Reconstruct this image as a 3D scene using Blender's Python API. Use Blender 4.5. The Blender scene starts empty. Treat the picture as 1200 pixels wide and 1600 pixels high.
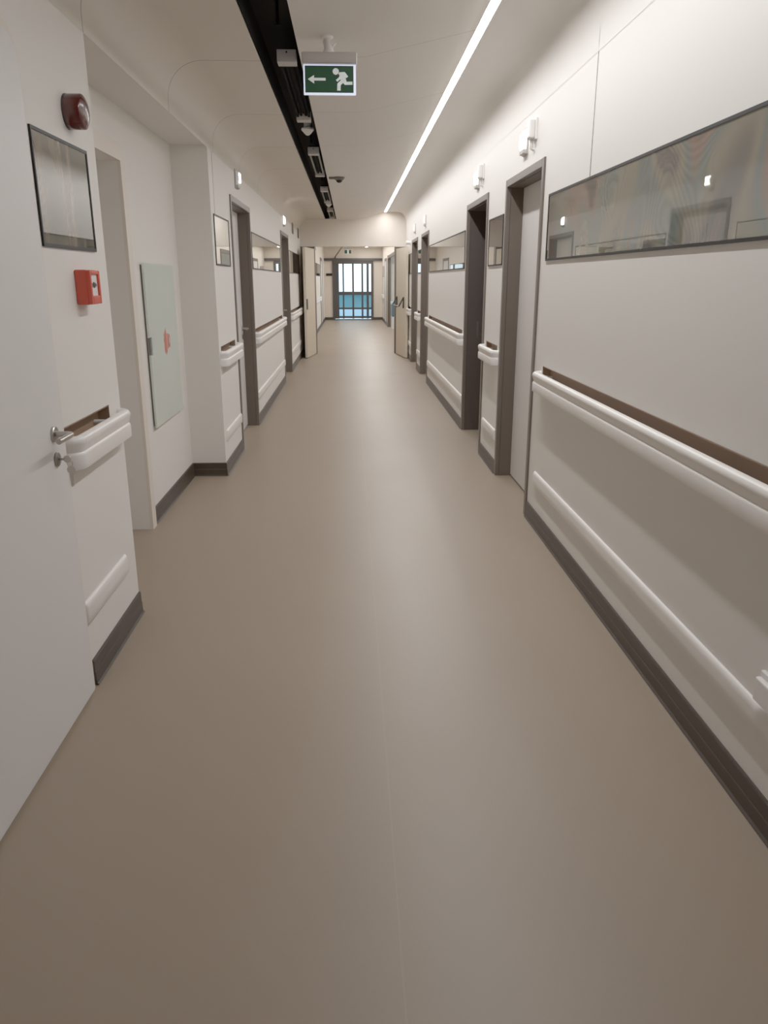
import bpy, math, random
from mathutils import Vector, Matrix
random.seed(4)
C = bpy.context.scene.collection
PI = math.pi

# ------------------------------------------------------------------ materials
def lin(c):
    r = []
    for v in c:
        v /= 255.0
        r.append(v / 12.92 if v <= .04045 else ((v + .055) / 1.055) ** 2.4)
    return (*r, 1.0)

def mat(name, rgb, rough=.5, metal=0.0, emit=None, estr=0.0, bump=None, var=None, coat=0.0, spec=.5):
    m = bpy.data.materials.new(name); m.use_nodes = True
    nt = m.node_tree; b = nt.nodes['Principled BSDF']
    b.inputs['Base Color'].default_value = lin(rgb)
    b.inputs['Roughness'].default_value = rough
    b.inputs['Metallic'].default_value = metal
    b.inputs['Coat Weight'].default_value = coat
    b.inputs['Specular IOR Level'].default_value = spec
    if emit:
        b.inputs['Emission Color'].default_value = lin(emit)
        b.inputs['Emission Strength'].default_value = estr
    tc = nt.nodes.new('ShaderNodeNewGeometry')
    if var:                                   # (scale, amount): soft tonal mottling
        n = nt.nodes.new('ShaderNodeTexNoise'); n.inputs['Scale'].default_value = var[0]; n.inputs['Detail'].default_value = 4
        nt.links.new(tc.outputs['Position'], n.inputs['Vector'])
        mx = nt.nodes.new('ShaderNodeMix'); mx.data_type = 'RGBA'
        a = lin(rgb)
        mx.inputs[6].default_value = tuple(max(0, v * (1 - var[1])) for v in a[:3]) + (1,)
        mx.inputs[7].default_value = tuple(min(1, v * (1 + var[1])) for v in a[:3]) + (1,)
        nt.links.new(n.outputs['Fac'], mx.inputs[0]); nt.links.new(mx.outputs[2], b.inputs['Base Color'])
    if bump:                                  # (scale, strength)
        n = nt.nodes.new('ShaderNodeTexNoise'); n.inputs['Scale'].default_value = bump[0]; n.inputs['Detail'].default_value = 3
        nt.links.new(tc.outputs['Position'], n.inputs['Vector'])
        bp = nt.nodes.new('ShaderNodeBump'); bp.inputs['Strength'].default_value = bump[1]; bp.inputs['Distance'].default_value = .002
        nt.links.new(n.outputs['Fac'], bp.inputs['Height']); nt.links.new(bp.outputs['Normal'], b.inputs['Normal'])
    return m

def math_node(nt, op, a, b=None, c=None):
    n = nt.nodes.new('ShaderNodeMath'); n.operation = op
    for i, v in enumerate((a, b, c)):
        if v is None: continue
        if isinstance(v, (int, float)): n.inputs[i].default_value = v
        else: nt.links.new(v, n.inputs[i])
    return n.outputs[0]

def seam_mat(name, rgb, period, phase, width, dark, rough=.55):
    """painted panel with thin joints every PERIOD metres along the corridor"""
    m = mat(name, rgb, rough); nt = m.node_tree; b = nt.nodes['Principled BSDF']
    g = nt.nodes.new('ShaderNodeNewGeometry'); s = nt.nodes.new('ShaderNodeSeparateXYZ')
    nt.links.new(g.outputs['Position'], s.inputs[0])
    t = math_node(nt, 'MODULO', math_node(nt, 'ADD', s.outputs['Y'], 40 * period - phase + period / 2), period)
    d = math_node(nt, 'ABSOLUTE', math_node(nt, 'SUBTRACT', t, period / 2))
    f = math_node(nt, 'LESS_THAN', d, width / 2)
    mx = nt.nodes.new('ShaderNodeMix'); mx.data_type = 'RGBA'
    mx.inputs[6].default_value = lin(rgb); mx.inputs[7].default_value = lin(dark)
    nt.links.new(f, mx.inputs[0]); nt.links.new(mx.outputs[2], b.inputs['Base Color'])
    return m

WALL = (228, 224, 218)
M = {}
M['wall'] = mat('painted_wall', WALL, .6, bump=(300, .05), spec=.3)
M['ceil_l'] = seam_mat('ceiling_panels_cove', (210, 201, 188), 1.45, 4.82, .006, (70, 62, 55))
M['ceil_r'] = seam_mat('ceiling_panels_slope', (222, 216, 208), 1.45, 4.72, .004, (120, 108, 96))
M['wall2'] = mat('far_wall_paint', (226, 217, 205), .6, spec=.3)
M['recess'] = mat('alcove_wall_paint', (224, 218, 211), .6, spec=.3)
M['black'] = mat('black_void', (26, 24, 22), .8, spec=.2)
M['slotdark'] = mat('slot_dark_brown', (20, 17, 15), .8, spec=.1)
M['base'] = mat('baseboard_vinyl', (50, 39, 30), .45, var=(6, .12))
M['niche'] = mat('brown_laminate', (140, 108, 84), .6, var=(9, .08))
M['rail'] = mat('rail_plastic', (236, 231, 226), .35)
M['railcap'] = mat('rail_cap_plastic', (238, 235, 233), .32)
M['frame'] = mat('taupe_steel_frame', (92, 81, 72), .42, coat=.1)
M['frame_in'] = mat('taupe_steel_lining', (88, 76, 66), .45)
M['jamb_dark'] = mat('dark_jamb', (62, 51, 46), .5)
M['leaf'] = mat('grey_door_leaf', (212, 207, 203), .5)
M['leafw'] = mat('white_door_leaf', (222, 219, 218), .45)
M['leafb'] = mat('beige_door_leaf', (214, 201, 180), .5)
M['casing'] = mat('cream_casing', (224, 213, 200), .5)
M['steel'] = mat('brushed_steel', (176, 170, 164), .3, 1.0)
M['steeld'] = mat('dull_steel', (140, 134, 128), .4, 1.0)
M['key'] = mat('key_metal', (190, 184, 174), .35, .9)
M['blackm'] = mat('black_metal', (22, 22, 23), .4)
M['blackp'] = mat('black_frame_strip', (22, 20, 19), .5, spec=.2)
M['red'] = mat('red_plastic', (206, 62, 40), .4)
M['redglass'] = mat('red_lens', (76, 9, 8), .2, coat=.25)
M['whitep'] = mat('white_plastic', (232, 229, 226), .4)
M['greyp'] = mat('grey_plastic', (176, 171, 166), .45)
M['greyd'] = mat('grey_plate', (96, 86, 75), .5)
M['glass_door'] = mat('pale_green_glass', (206, 218, 208), .22, coat=.4)
M['redsign'] = mat('faded_red_print', (196, 96, 84), .5)
M['green'] = mat('exit_green', (8, 44, 22), .4, emit=(10, 52, 28), estr=.2)
M['signw'] = mat('exit_white', (225, 230, 228), .4, emit=(225, 230, 232), estr=.15)
M['signedge'] = mat('lit_acrylic_edge', (225, 230, 245), .3, emit=(215, 222, 250), estr=.55)
M['led'] = mat('led_strip', (255, 255, 255), .5, emit=(252, 251, 251), estr=50.0)
M['led2'] = mat('led_strip_far', (255, 255, 255), .5, emit=(255, 250, 244), estr=50.0)
M['lamp'] = mat('lit_lens', (255, 255, 255), .4, emit=(255, 252, 246), estr=4.0)
M['lampoff'] = mat('dim_lens', (238, 236, 232), .35, emit=(255, 252, 246), estr=.25)
M['housing'] = mat('channel_grey', (110, 106, 102), .4)
M['tube'] = mat('dark_tube', (8, 8, 8), .9, spec=.05)
M['fixture'] = mat('fixture_channel', (22, 20, 19), .8, spec=.1)
M['blueframe'] = mat('blue_grey_frame', (52, 54, 57), .45)
M['endframe'] = mat('dark_door_frame', (62, 56, 53), .45)
M['striplight'] = mat('grey_side_strip', (92, 90, 87), .45)
M['teal'] = mat('teal_panel', (70, 128, 140), .5)
M['paleblue'] = mat('pale_blue_slab', (170, 205, 225), .6)
M['bluebox'] = mat('blue_case', (70, 105, 125), .5)
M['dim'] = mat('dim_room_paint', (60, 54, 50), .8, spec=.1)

def floor_mat():
    m = mat('vinyl_floor', (168, 150, 131), .42, spec=.36); nt = m.node_tree; b = nt.nodes['Principled BSDF']
    g = nt.nodes.new('ShaderNodeNewGeometry'); s = nt.nodes.new('ShaderNodeSeparateXYZ')
    nt.links.new(g.outputs['Position'], s.inputs[0])
    n1 = nt.nodes.new('ShaderNodeTexNoise'); n1.inputs['Scale'].default_value = 420; n1.inputs['Detail'].default_value = 2
    n2 = nt.nodes.new('ShaderNodeTexNoise'); n2.inputs['Scale'].default_value = 1.3; n2.inputs['Detail'].default_value = 3
    for n in (n1, n2): nt.links.new(g.outputs['Position'], n.inputs['Vector'])
    f = math_node(nt, 'ADD', math_node(nt, 'MULTIPLY', n1.outputs['Fac'], .7), math_node(nt, 'MULTIPLY', n2.outputs['Fac'], .3))
    mx = nt.nodes.new('ShaderNodeMix'); mx.data_type = 'RGBA'
    mx.inputs[6].default_value = lin((132, 116, 98)); mx.inputs[7].default_value = lin((152, 134, 115))
    nt.links.new(f, mx.inputs[0])
    d = math_node(nt, 'ABSOLUTE', math_node(nt, 'SUBTRACT', s.outputs['X'], .1))      # welded sheet joint down the middle
    w = math_node(nt, 'LESS_THAN', d, .0022)
    mx2 = nt.nodes.new('ShaderNodeMix'); mx2.data_type = 'RGBA'
    mx2.inputs[7].default_value = lin((170, 157, 142))
    nt.links.new(mx.outputs[2], mx2.inputs[6]); nt.links.new(math_node(nt, 'MULTIPLY', w, .16), mx2.inputs[0])
    nt.links.new(mx2.outputs[2], b.inputs['Base Color'])
    nt.links.new(math_node(nt, 'MULTIPLY_ADD', n2.outputs['Fac'], .10, .36), b.inputs['Roughness'])
    bp = nt.nodes.new('ShaderNodeBump'); bp.inputs['Strength'].default_value = .08; bp.inputs['Distance'].default_value = .001
    nt.links.new(n1.outputs['Fac'], bp.inputs['Height']); nt.links.new(bp.outputs['Normal'], b.inputs['Normal'])
    return m
M['floor'] = floor_mat()

def panel_glass(name, cols, gloss=.3, vscale=(1, 1.2, 2.5), ripple=0.0, dist=.3, nscale=1.5, fade=None):
    """dark reflective glass with a soft draped print behind it"""
    m = bpy.data.materials.new(name); m.use_nodes = True
    nt = m.node_tree; b = nt.nodes['Principled BSDF']; out = nt.nodes['Material Output']
    g = nt.nodes.new('ShaderNodeNewGeometry')
    mp = nt.nodes.new('ShaderNodeMapping'); mp.inputs['Scale'].default_value = vscale
    nt.links.new(g.outputs['Position'], mp.inputs[0])
    n = nt.nodes.new('ShaderNodeTexNoise'); n.inputs['Scale'].default_value = nscale; n.inputs['Detail'].default_value = .8; n.inputs['Distortion'].default_value = dist
    nt.links.new(mp.outputs[0], n.inputs['Vector'])
    cr = nt.nodes.new('ShaderNodeValToRGB'); e = cr.color_ramp.elements; cr.color_ramp.interpolation = 'EASE'
    a, z = .28, .70
    e[0].position = a; e[0].color = lin(cols[0]); e[1].position = z; e[1].color = lin(cols[-1])
    k = len(cols)
    for i, c in enumerate(cols[1:-1], 1):
        q = e.new(a + (z - a) * i / (k - 1)); q.color = lin(c)
    nt.links.new(n.outputs['Fac'], cr.inputs[0])
    last = cr.outputs[0]
    if ripple:                                   # fine contour lines following the folds
        n2 = nt.nodes.new('ShaderNodeTexNoise'); n2.inputs['Scale'].default_value = 1.3; n2.inputs['Detail'].default_value = 0; n2.inputs['Distortion'].default_value = .6
        nt.links.new(mp.outputs[0], n2.inputs['Vector'])
        rp = math_node(nt, 'SINE', math_node(nt, 'MULTIPLY', n2.outputs['Fac'], 260))
        n3 = nt.nodes.new('ShaderNodeTexNoise'); n3.inputs['Scale'].default_value = 1.6; n3.inputs['Detail'].default_value = 0
        nt.links.new(g.outputs['Position'], n3.inputs['Vector'])
        mask = math_node(nt, 'MINIMUM', math_node(nt, 'MAXIMUM', math_node(nt, 'MULTIPLY', math_node(nt, 'SUBTRACT', n3.outputs['Fac'], .46), 8), 0), 1)
        f = math_node(nt, 'MULTIPLY_ADD', math_node(nt, 'MULTIPLY', rp, mask), ripple, 1.0)
        mx = nt.nodes.new('ShaderNodeVectorMath'); mx.operation = 'SCALE'
        nt.links.new(last, mx.inputs[0]); nt.links.new(f, mx.inputs['Scale'])
        last = mx.outputs[0]
    if fade:                                     # colours scaled darker towards one end along Y
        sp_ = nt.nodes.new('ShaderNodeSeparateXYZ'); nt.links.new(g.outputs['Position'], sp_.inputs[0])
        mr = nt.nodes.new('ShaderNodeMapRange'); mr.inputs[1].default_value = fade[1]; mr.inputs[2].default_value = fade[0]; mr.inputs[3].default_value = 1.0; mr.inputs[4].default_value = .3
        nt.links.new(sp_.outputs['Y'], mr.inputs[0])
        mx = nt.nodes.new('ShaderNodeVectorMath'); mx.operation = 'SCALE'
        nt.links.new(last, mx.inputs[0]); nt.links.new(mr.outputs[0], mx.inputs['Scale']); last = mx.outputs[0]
    nt.links.new(last, b.inputs['Base Color'])
    b.inputs['Roughness'].default_value = .012; b.inputs['IOR'].default_value = 1.5
    gl = nt.nodes.new('ShaderNodeBsdfGlossy'); gl.inputs['Roughness'].default_value = .004; gl.inputs['Color'].default_value = (.85, .85, .83, 1)
    ms = nt.nodes.new('ShaderNodeMixShader'); ms.inputs[0].default_value = gloss
    nt.links.new(b.outputs[0], ms.inputs[1]); nt.links.new(gl.outputs[0], ms.inputs[2]); nt.links.new(ms.outputs[0], out.inputs['Surface'])
    return m
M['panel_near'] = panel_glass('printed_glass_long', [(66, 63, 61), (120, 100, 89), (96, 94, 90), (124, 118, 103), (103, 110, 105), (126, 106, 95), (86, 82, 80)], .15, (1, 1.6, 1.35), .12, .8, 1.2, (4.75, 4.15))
M['panel'] = panel_glass('printed_glass', [(52, 48, 45), (84, 76, 68), (64, 60, 57), (92, 84, 74)], .36, (1, 5, .35))
M['panel_m'] = panel_glass('printed_glass_left', [(40, 39, 37), (110, 100, 88), (70, 72, 64), (124, 112, 98), (60, 60, 60)], .12, (1, 6, .35), 0, .2, 1.2)

def clear_glass():
    m = bpy.data.materials.new('clear_glass'); m.use_nodes = True
    nt = m.node_tree; nt.nodes.remove(nt.nodes['Principled BSDF']); out = nt.nodes['Material Output']
    t = nt.nodes.new('ShaderNodeBsdfTransparent'); t.inputs[0].default_value = (.86, .93, .96, 1)
    g = nt.nodes.new('ShaderNodeBsdfGlossy'); g.inputs['Roughness'].default_value = .02
    s = nt.nodes.new('ShaderNodeMixShader'); s.inputs[0].default_value = .08
    nt.links.new(t.outputs[0], s.inputs[1]); nt.links.new(g.outputs[0], s.inputs[2]); nt.links.new(s.outputs[0], out.inputs['Surface'])
    return m
M['glass'] = clear_glass()

# ------------------------------------------------------------------ mesh helpers
class MB:
    def __init__(s): s.v = []; s.f = []; s.m = []
    def quad(s, pts, mi=0):
        k = len(s.v); s.v += [tuple(p) for p in pts]; s.f.append(tuple(range(k, k + len(pts)))); s.m.append(mi)
    def box(s, x0, x1, y0, y1, z0, z1, mi=0):
        x0, x1 = sorted((x0, x1)); y0, y1 = sorted((y0, y1)); z0, z1 = sorted((z0, z1))
        k = len(s.v)
        s.v += [(x, y, z) for x in (x0, x1) for y in (y0, y1) for z in (z0, z1)]
        for f in ((0, 1, 3, 2), (4, 6, 7, 5), (0, 4, 5, 1), (2, 3, 7, 6), (0, 2, 6, 4), (1, 5, 7, 3)):
            s.f.append(tuple(k + i for i in f)); s.m.append(mi)
        return s
    def loft(s, rings, closed=True, caps=True, mi=0):
        k = len(s.v); n = len(rings[0])
        for r in rings: s.v += [tuple(p) for p in r]
        for i in range(len(rings) - 1):
            for j in range(n if closed else n - 1):
                a = k + i * n + j; b = k + i * n + (j + 1) % n
                s.f.append((a, b, b + n, a + n)); s.m.append(mi)
        if caps:
            s.f.append(tuple(k + j for j in range(n))[::-1]); s.m.append(mi)
            s.f.append(tuple(k + (len(rings) - 1) * n + j for j in range(n))); s.m.append(mi)
        return s
    def tube(s, pts, r, n=12, mi=0):
        pts = [Vector(p) for p in pts]; rings = []
        rs = r if isinstance(r, (list, tuple)) else [r] * len(pts)
        up = None
        for i, p in enumerate(pts):
            t = (pts[min(i + 1, len(pts) - 1)] - pts[max(i - 1, 0)]).normalized()
            if up is None:
                up = Vector((0, 0, 1)) if abs(t.z) < .9 else Vector((0, 1, 0))
            a = t.cross(up).normalized(); b = a.cross(t).normalized(); up = b
            rings.append([p + (a * math.cos(2 * PI * j / n) + b * math.sin(2 * PI * j / n)) * rs[i] for j in range(n)])
        return s.loft(rings, mi=mi)
    def lathe(s, org, axis, prof, n=28, mi=0):
        """prof: (radius, distance along axis)"""
        org = Vector(org); ax = Vector(axis).normalized()
        u = ax.orthogonal().normalized(); w = ax.cross(u)
        return s.loft([[org + ax * h + (u * math.cos(2 * PI * j / n) + w * math.sin(2 * PI * j / n)) * max(r, 1e-4) for j in range(n)] for r, h in prof], mi=mi)
    def prism(s, poly, fn, d0, d1, mi=0):
        """poly 2-D outline; fn(a, b, d) -> 3-D"""
        return s.loft([[fn(a, b, d0) for a, b in poly], [fn(a, b, d1) for a, b in poly]], mi=mi)
    def build(s, name, mats, parent=None, bevel=0, seg=2, smooth=40):
        me = bpy.data.meshes.new(name); me.from_pydata(s.v, [], s.f)
        if not isinstance(mats, (list, tuple)): mats = [mats]
        for m in mats: me.materials.append(m)
        me.polygons.foreach_set('material_index', s.m)
        import bmesh
        bm = bmesh.new(); bm.from_mesh(me); bmesh.ops.recalc_face_normals(bm, faces=bm.faces); bm.to_mesh(me); bm.free()
        if smooth:
            me.polygons.foreach_set('use_smooth', [True] * len(me.polygons)); me.set_sharp_from_angle(angle=math.radians(smooth))
        o = bpy.data.objects.new(name, me); C.objects.link(o)
        if bevel:
            b = o.modifiers.new('soft_edges', 'BEVEL'); b.width = bevel; b.segments = seg; b.limit_method = 'ANGLE'; b.angle_limit = math.radians(40)
            b.harden_normals = True
        if parent is not None:
            o.parent = parent
            o.matrix_parent_inverse = Matrix.Translation(parent.location).inverted()
        return o

def tag(o, label=None, cat=None, group=None, kind=None):
    if label: o['label'] = label
    if cat: o['category'] = cat
    if group: o['group'] = group
    if kind: o['kind'] = kind
    return o

def thing(name, loc, label, cat, group=None, kind=None):
    o = bpy.data.objects.new(name, None); C.objects.link(o); o.location = loc; o.empty_display_size = .05
    return tag(o, label, cat, group, kind)

def copy_tree(root, loc, label=None, kids=None):
    r = root.copy(); C.objects.link(r); r.location = loc
    if label: r['label'] = label
    for ch in list(root.children):
        c = ch.copy(); C.objects.link(c); c.parent = r
        c.matrix_parent_inverse = ch.matrix_parent_inverse.copy()
        for g in list(ch.children):
            d = g.copy(); C.objects.link(d); d.parent = c
            d.matrix_parent_inverse = g.matrix_parent_inverse.copy()
    return r

# ------------------------------------------------------------------ dimensions
XL, XR = -1.005, 1.15            # corridor wall faces
YB = -3.0                        # wall behind the camera
YH = 16.6                        # header wall with the double door
YE = 30.8                        # end wall
ZT = 2.95
NZ0, NZ1 = .872, 1.005           # slot behind the handrails
PZ0, PZ1 = 1.605, 1.968          # glass band
X2L, X2R = -.985, 1.24           # far corridor

def X(side, p):                  # p = distance off the wall, into the corridor
    return XR - p if side > 0 else XL + p

# ------------------------------------------------------------------ shell
fl = MB(); fl.box(-3.6, 4.2, YB - .3, 31.2, -.12, 0)
tag(fl.build('floor', M['floor'], smooth=0), 'taupe vinyl sheet floor running down the corridor', 'floor', kind='structure')

# doors: (side, y0, y1)
RD = [(4.83, 5.98), (6.74, 7.93), (11.72, 12.9), (13.62, 14.85)]
LD = [(6.98, 8.28), (11.86, 13.28)]
RNICHE = [(.60, 4.62), (6.11, 6.62), (8.09, 11.60), (12.98, 13.54), (14.93, 15.9)]
LNICHE = [(2.68, 3.215), (6.10, 6.86), (8.36, 11.72), (13.36, 16.05)]

def wall_strip(mb, side, y0, y1, z0, z1, thick=.3):
    mb.box(X(side, 0), X(side, -thick), y0, y1, z0, z1)

def wall_run(mb, side, ya, yb, niches):
    """solid wall with handrail slots cut into it"""
    wall_strip(mb, side, ya, yb, 0, NZ0); wall_strip(mb, side, ya, yb, NZ1, ZT)
    y = ya
    for a, b in niches:
        if b < ya or a > yb: continue
        wall_strip(mb, side, y, a, NZ0, NZ1)
        mb.box(X(side, -.05), X(side, -.3), a, b, NZ0, NZ1)
        y = b
    wall_strip(mb, side, y, yb, NZ0, NZ1)

wr = MB(); y = YB
for a, b in RD:
    wall_run(wr, 1, y, a + .02, RNICHE)
    wall_strip(wr, 1, a + .02, b - .02, 2.165, ZT)
    y = b - .02
wall_run(wr, 1, y, YH, RNICHE)
tag(wr.build('wall_right', M['wall'], smooth=0), 'right corridor wall, cream painted panels', 'wall', kind='structure')

REC0, REC1, RECX, RECZ = 3.375, 6.02, -1.27, 2.418
wl = MB()
wall_run(wl, -1, YB, REC0, LNICHE)
wall_strip(wl, -1, REC0, REC1, RECZ, ZT, .6)                                    # header over the alcove
DOA, DOB, DOZ = 3.62, 4.64, 2.125                                               # doorway in the alcove back
wl.box(RECX, RECX - .5, REC0 - .1, DOA, 0, RECZ + .1); wl.box(RECX, RECX - .5, DOB, REC1 + .1, 0, RECZ + .1)
wl.box(RECX, RECX - .5, DOA, DOB, DOZ, RECZ + .1)
y = REC1
for a, b in LD:
    wall_run(wl, -1, y, a + .02, LNICHE)
    wall_strip(wl, -1, a + .02, b - .02, 2.165, ZT)
    y = b - .02
wall_run(wl, -1, y, YH, LNICHE)
tag(wl.build('wall_left', M['wall'], smooth=0), 'left corridor wall with the alcove, cream painted', 'wall', kind='structure')

wb = MB(); wb.box(-1.6, 1.8, YB - .2, YB, 0, ZT)
tag(wb.build('wall_back', M['wall'], smooth=0), 'plain cream wall closing the corridor', 'wall', kind='structure')

# ceiling sections (swept profiles)
def bez(p0, p1, p2, p3, n=14):
    r = []
    for i in range(n + 1):
        t = i / n; u = 1 - t
        r.append(tuple(u ** 3 * a + 3 * u * u * t * b + 3 * u * t * t * c + t ** 3 * d for a, b, c, d in zip(p0, p1, p2, p3)))
    return r
SX0, SX1, SD = -.482, -.258, .17
ZF = 2.66
pl = [(XL, 2.40)] + bez((XL, 2.45), (XL, 2.575), (-.92, ZF), (-.79, ZF)) + [(SX0, ZF), (SX0, ZF + .02)]
pr = [(SX1, ZF + .02), (SX1, ZF), (.092, ZF), (.697, 2.797)]
pr2 = [(.749, 2.803)] + bez((.90, 2.815), (1.06, 2.815), (XR, 2.77), (XR, 2.56)) + [(XR, 2.5)]
ce = MB()
def sweep(prof, ya, yb, mi):
    ce.loft([[(x, ya, z) for x, z in prof], [(x, yb, z) for x, z in prof]], closed=False, caps=False, mi=mi)
# (the profile sheet lies on the wall faces where it meets them)
def off(prof, e=.0015):
    return [(min(max(x, XL + e), XR - e), z) for x, z in prof]
sweep(off(pl), YB, YH, 0)
sweep(pr, YB, YH, 1)
sweep(off(pr2), YB, YH, 3)
SY1 = 16.42
ce.box(SX0, SX1, SY1, YH, ZF, ZF + .02, 1)
for x0, x1 in ((SX0 - .01, SX0), (SX1, SX1 + .01)): ce.box(x0, x1, YB, YH, ZF + .004, ZF + SD, 2)
ce.box(SX0 - .01, SX1 + .01, YB, YH, ZF + SD, ZF + SD + .02, 2)
ce.box(SX0, SX1, SY1, SY1 + .02, ZF, ZF + SD, 2)
for x in (.697, .749): ce.box(x - .002, x + .002, YB, YH, 2.795, 2.83, 1)
ce.box(.69, .76, YB, YH, 2.83, 2.84, 1)
ce.box(-1.8, 1.8, YB - .2, YH + .3, ZT, ZT + .1, 1)
tag(ce.build('ceiling', [M['ceil_l'], M['ceil_r'], M['slotdark'], M['wall']], smooth=30), 'coved cream ceiling with a dark service slot', 'ceiling', kind='structure')

# header wall around the double door
hx0, hx1, hz = -.735, .945, 2.15
wh = MB()
wh.box(-1.5, 1.6, YH, YH + .2, hz, ZT)
wh.box(-1.5, hx0, YH, YH + .2, 0, hz); wh.box(hx1, 1.6, YH, YH + .2, 0, hz)
tag(wh.build('wall_header', M['wall2'], smooth=0), 'cream header wall above the open double doors', 'wall', kind='structure')

# far corridor
w2 = MB(); y = YH + .2
w2.box(X2L, X2L - .3, YH + .2, 19.6, 0, 2.75); w2.box(X2L, X2L - .3, 19.6, 21.6, 2.25, 2.75); w2.box(X2L, X2L - .3, 21.6, YE, 0, 2.75)
tag(w2.build('wall_left_far', M['wall2'], smooth=0), 'left wall of the corridor beyond the double doors', 'wall', kind='structure')
w3 = MB()
w3.box(X2R, X2R + .3, YH + .2, 20.5, 0, 2.75); w3.box(X2R, X2R + .3, 20.5, 26.2, 2.25, 2.75); w3.box(X2R, X2R + .3, 26.2, YE, 0, 2.75)
tag(w3.build('wall_right_far', M['wall2'], smooth=0), 'right wall of the corridor beyond the double doors', 'wall', kind='structure')
c2 = MB(); c2.box(-1.6, 4.0, YH + .2, YE + .2, 2.66, 2.76)
tag(c2.build('ceiling_far', M['wall2'], smooth=0), 'flat pale ceiling beyond the double doors', 'ceiling', kind='structure')
EX0, EX1, EZ = -.655, .875, 2.20
we = MB()
we.box(-1.6, EX0, YE, YE + .2, 0, 2.75); we.box(EX1, 4.0, YE, YE + .2, 0, 2.75); we.box(EX0, EX1, YE, YE + .2, EZ, 2.75)
tag(we.build('wall_end', M['wall2'], smooth=0), 'cream end wall around the glazed exit door', 'wall', kind='structure')
# side bay on the right of the far corridor and the left opening's room
bay = MB()
bay.box(X2R + .3, 3.9, 20.3, 20.5, 0, 2.7); bay.box(X2R + .3, 3.9, 26.2, 26.4, 0, 2.7); bay.box(3.7, 3.9, 20.5, 26.2, 0, .9); bay.box(3.7, 3.9, 20.5, 26.2, 2.2, 2.7)
tag(bay.build('wall_bay', M['wall2'], smooth=0), 'walls of the side bay right of the far corridor', 'wall', kind='structure')
lr = MB()
lr.box(-3.2, X2L - .3, 19.2, 19.4, 0, 2.7); lr.box(-3.2, X2L - .3, 21.8, 22, 0, 2.7); lr.box(-3.4, -3.2, 19.2, 22, 0, .9); lr.box(-3.4, -3.2, 19.2, 22, 2.3, 2.7); lr.box(-3.4, X2L - .2, 19.2, 22, 2.66, 2.76)
tag(lr.build('wall_side_room', M['wall2'], smooth=0), 'walls of the bright room left of the far corridor', 'wall', kind='structure')
# dark room behind the open doorway
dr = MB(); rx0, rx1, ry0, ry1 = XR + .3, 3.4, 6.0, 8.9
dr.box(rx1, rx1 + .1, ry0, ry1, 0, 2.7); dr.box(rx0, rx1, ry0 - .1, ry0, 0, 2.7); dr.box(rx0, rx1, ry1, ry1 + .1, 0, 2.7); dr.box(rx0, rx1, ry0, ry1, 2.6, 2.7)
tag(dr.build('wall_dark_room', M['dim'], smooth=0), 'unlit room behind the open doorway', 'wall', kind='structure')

# baseboards: thin coved strips
def baseboard(name, side, runs, label, extra=None, x=None):
    mb = MB()
    xs = (lambda p: X(side, p)) if x is None else (lambda p: x - p if side > 0 else x + p)
    prof = [(0, .003), (.020, .003), (.0135, .010), (.0115, .022), (.0115, .052), (.0095, .055), (.0095, .1), (.006, .105), (0, .105)]
    for a, b in runs:
        mb.loft([[(xs(p), yy, z) for p, z in prof] for yy in (a, b)])
    for e in extra or []: e(mb, prof)
    return tag(mb.build(name, M['base'], smooth=30), label, 'baseboard', kind='structure')
baseboard('baseboard_right', 1, [(YB, 4.82), (5.985, 6.735), (7.935, 11.715), (12.905, 13.615), (14.855, YH)], 'dark brown baseboard along the right wall')
def recess_base(mb, prof):
    mb.loft([[(RECX + p, yy, z) for p, z in prof] for yy in (4.725, REC1)])
    mb.loft([[(xx, REC1 - p, z) for p, z in prof] for xx in (RECX, XL + .0)])
baseboard('baseboard_left', -1, [(2.69, REC0), (REC1 - .02, 6.975), (8.285, 11.855), (13.285, YH)], 'dark brown baseboard along the left wall and alcove', [recess_base])
def end_base(mb, prof):
    for a, b in ((X2L, EX0 - .02), (EX1 + .02, X2R)):
        mb.loft([[(xx, YE - p, z) for p, z in prof] for xx in (a, b)])
baseboard('baseboard_far', -1, [(22.0, YE)], 'dark baseboard of the corridor beyond the doors', [end_base], x=X2L)
baseboard('baseboard_far_right', 1, [(26.3, YE)], 'dark baseboard right of the far corridor', None, x=X2R)

# wall panel joints above the glass bands (thin grooves, dark)
tj = MB()
tj.box(XR - .0015, XR + .001, 3.925, 3.930, PZ1 + .004, 2.6)
tj.box(XL - .001, XL + .0015, 6.19, 6.194, PZ1, 2.46)
tag(tj.build('trim_1', M['blackp'], smooth=0), 'thin dark joints between the wall panels', 'trim', kind='structure')

# ------------------------------------------------------------------ doors
def handle_set(parent, side, xface, yk, z, toward, mname='steel'):
    """lever handle with rose and key escutcheon; TOWARD = +1/-1 along the corridor; xface = leaf face"""
    s = -1 if side > 0 else 1
    mb = MB()
    mb.lathe((xface, yk, z), (s, 0, 0), [(.026, 0), (.026, .007), (.023, .010), (.0, .010)], 24)
    pts = [(xface + s * .008, yk, z), (xface + s * .045, yk, z)]
    for i in range(6):
        a = PI / 2 * i / 5
        pts.append((xface + s * (.045 + .018 * math.sin(a)), yk + toward * .018 * (1 - math.cos(a)), z))
    pts += [(xface + s * .063, yk + toward * .07, z), (xface + s * .062, yk + toward * .125, z - .001)]
    mb.tube(pts, [.0095] * len(pts), 12)
    h = mb.build('handle', M[mname], parent)
    k = MB(); k.lathe((xface, yk, z - .085), (s, 0, 0), [(.024, 0), (.024, .006), (.021, .008), (.0, .008)], 24)
    k.box(xface + s * .008, xface + s * .0085, yk - .004, yk + .004, z - .1, z - .075)
    k.build('lock', M['steeld'], parent)
    return h

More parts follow.
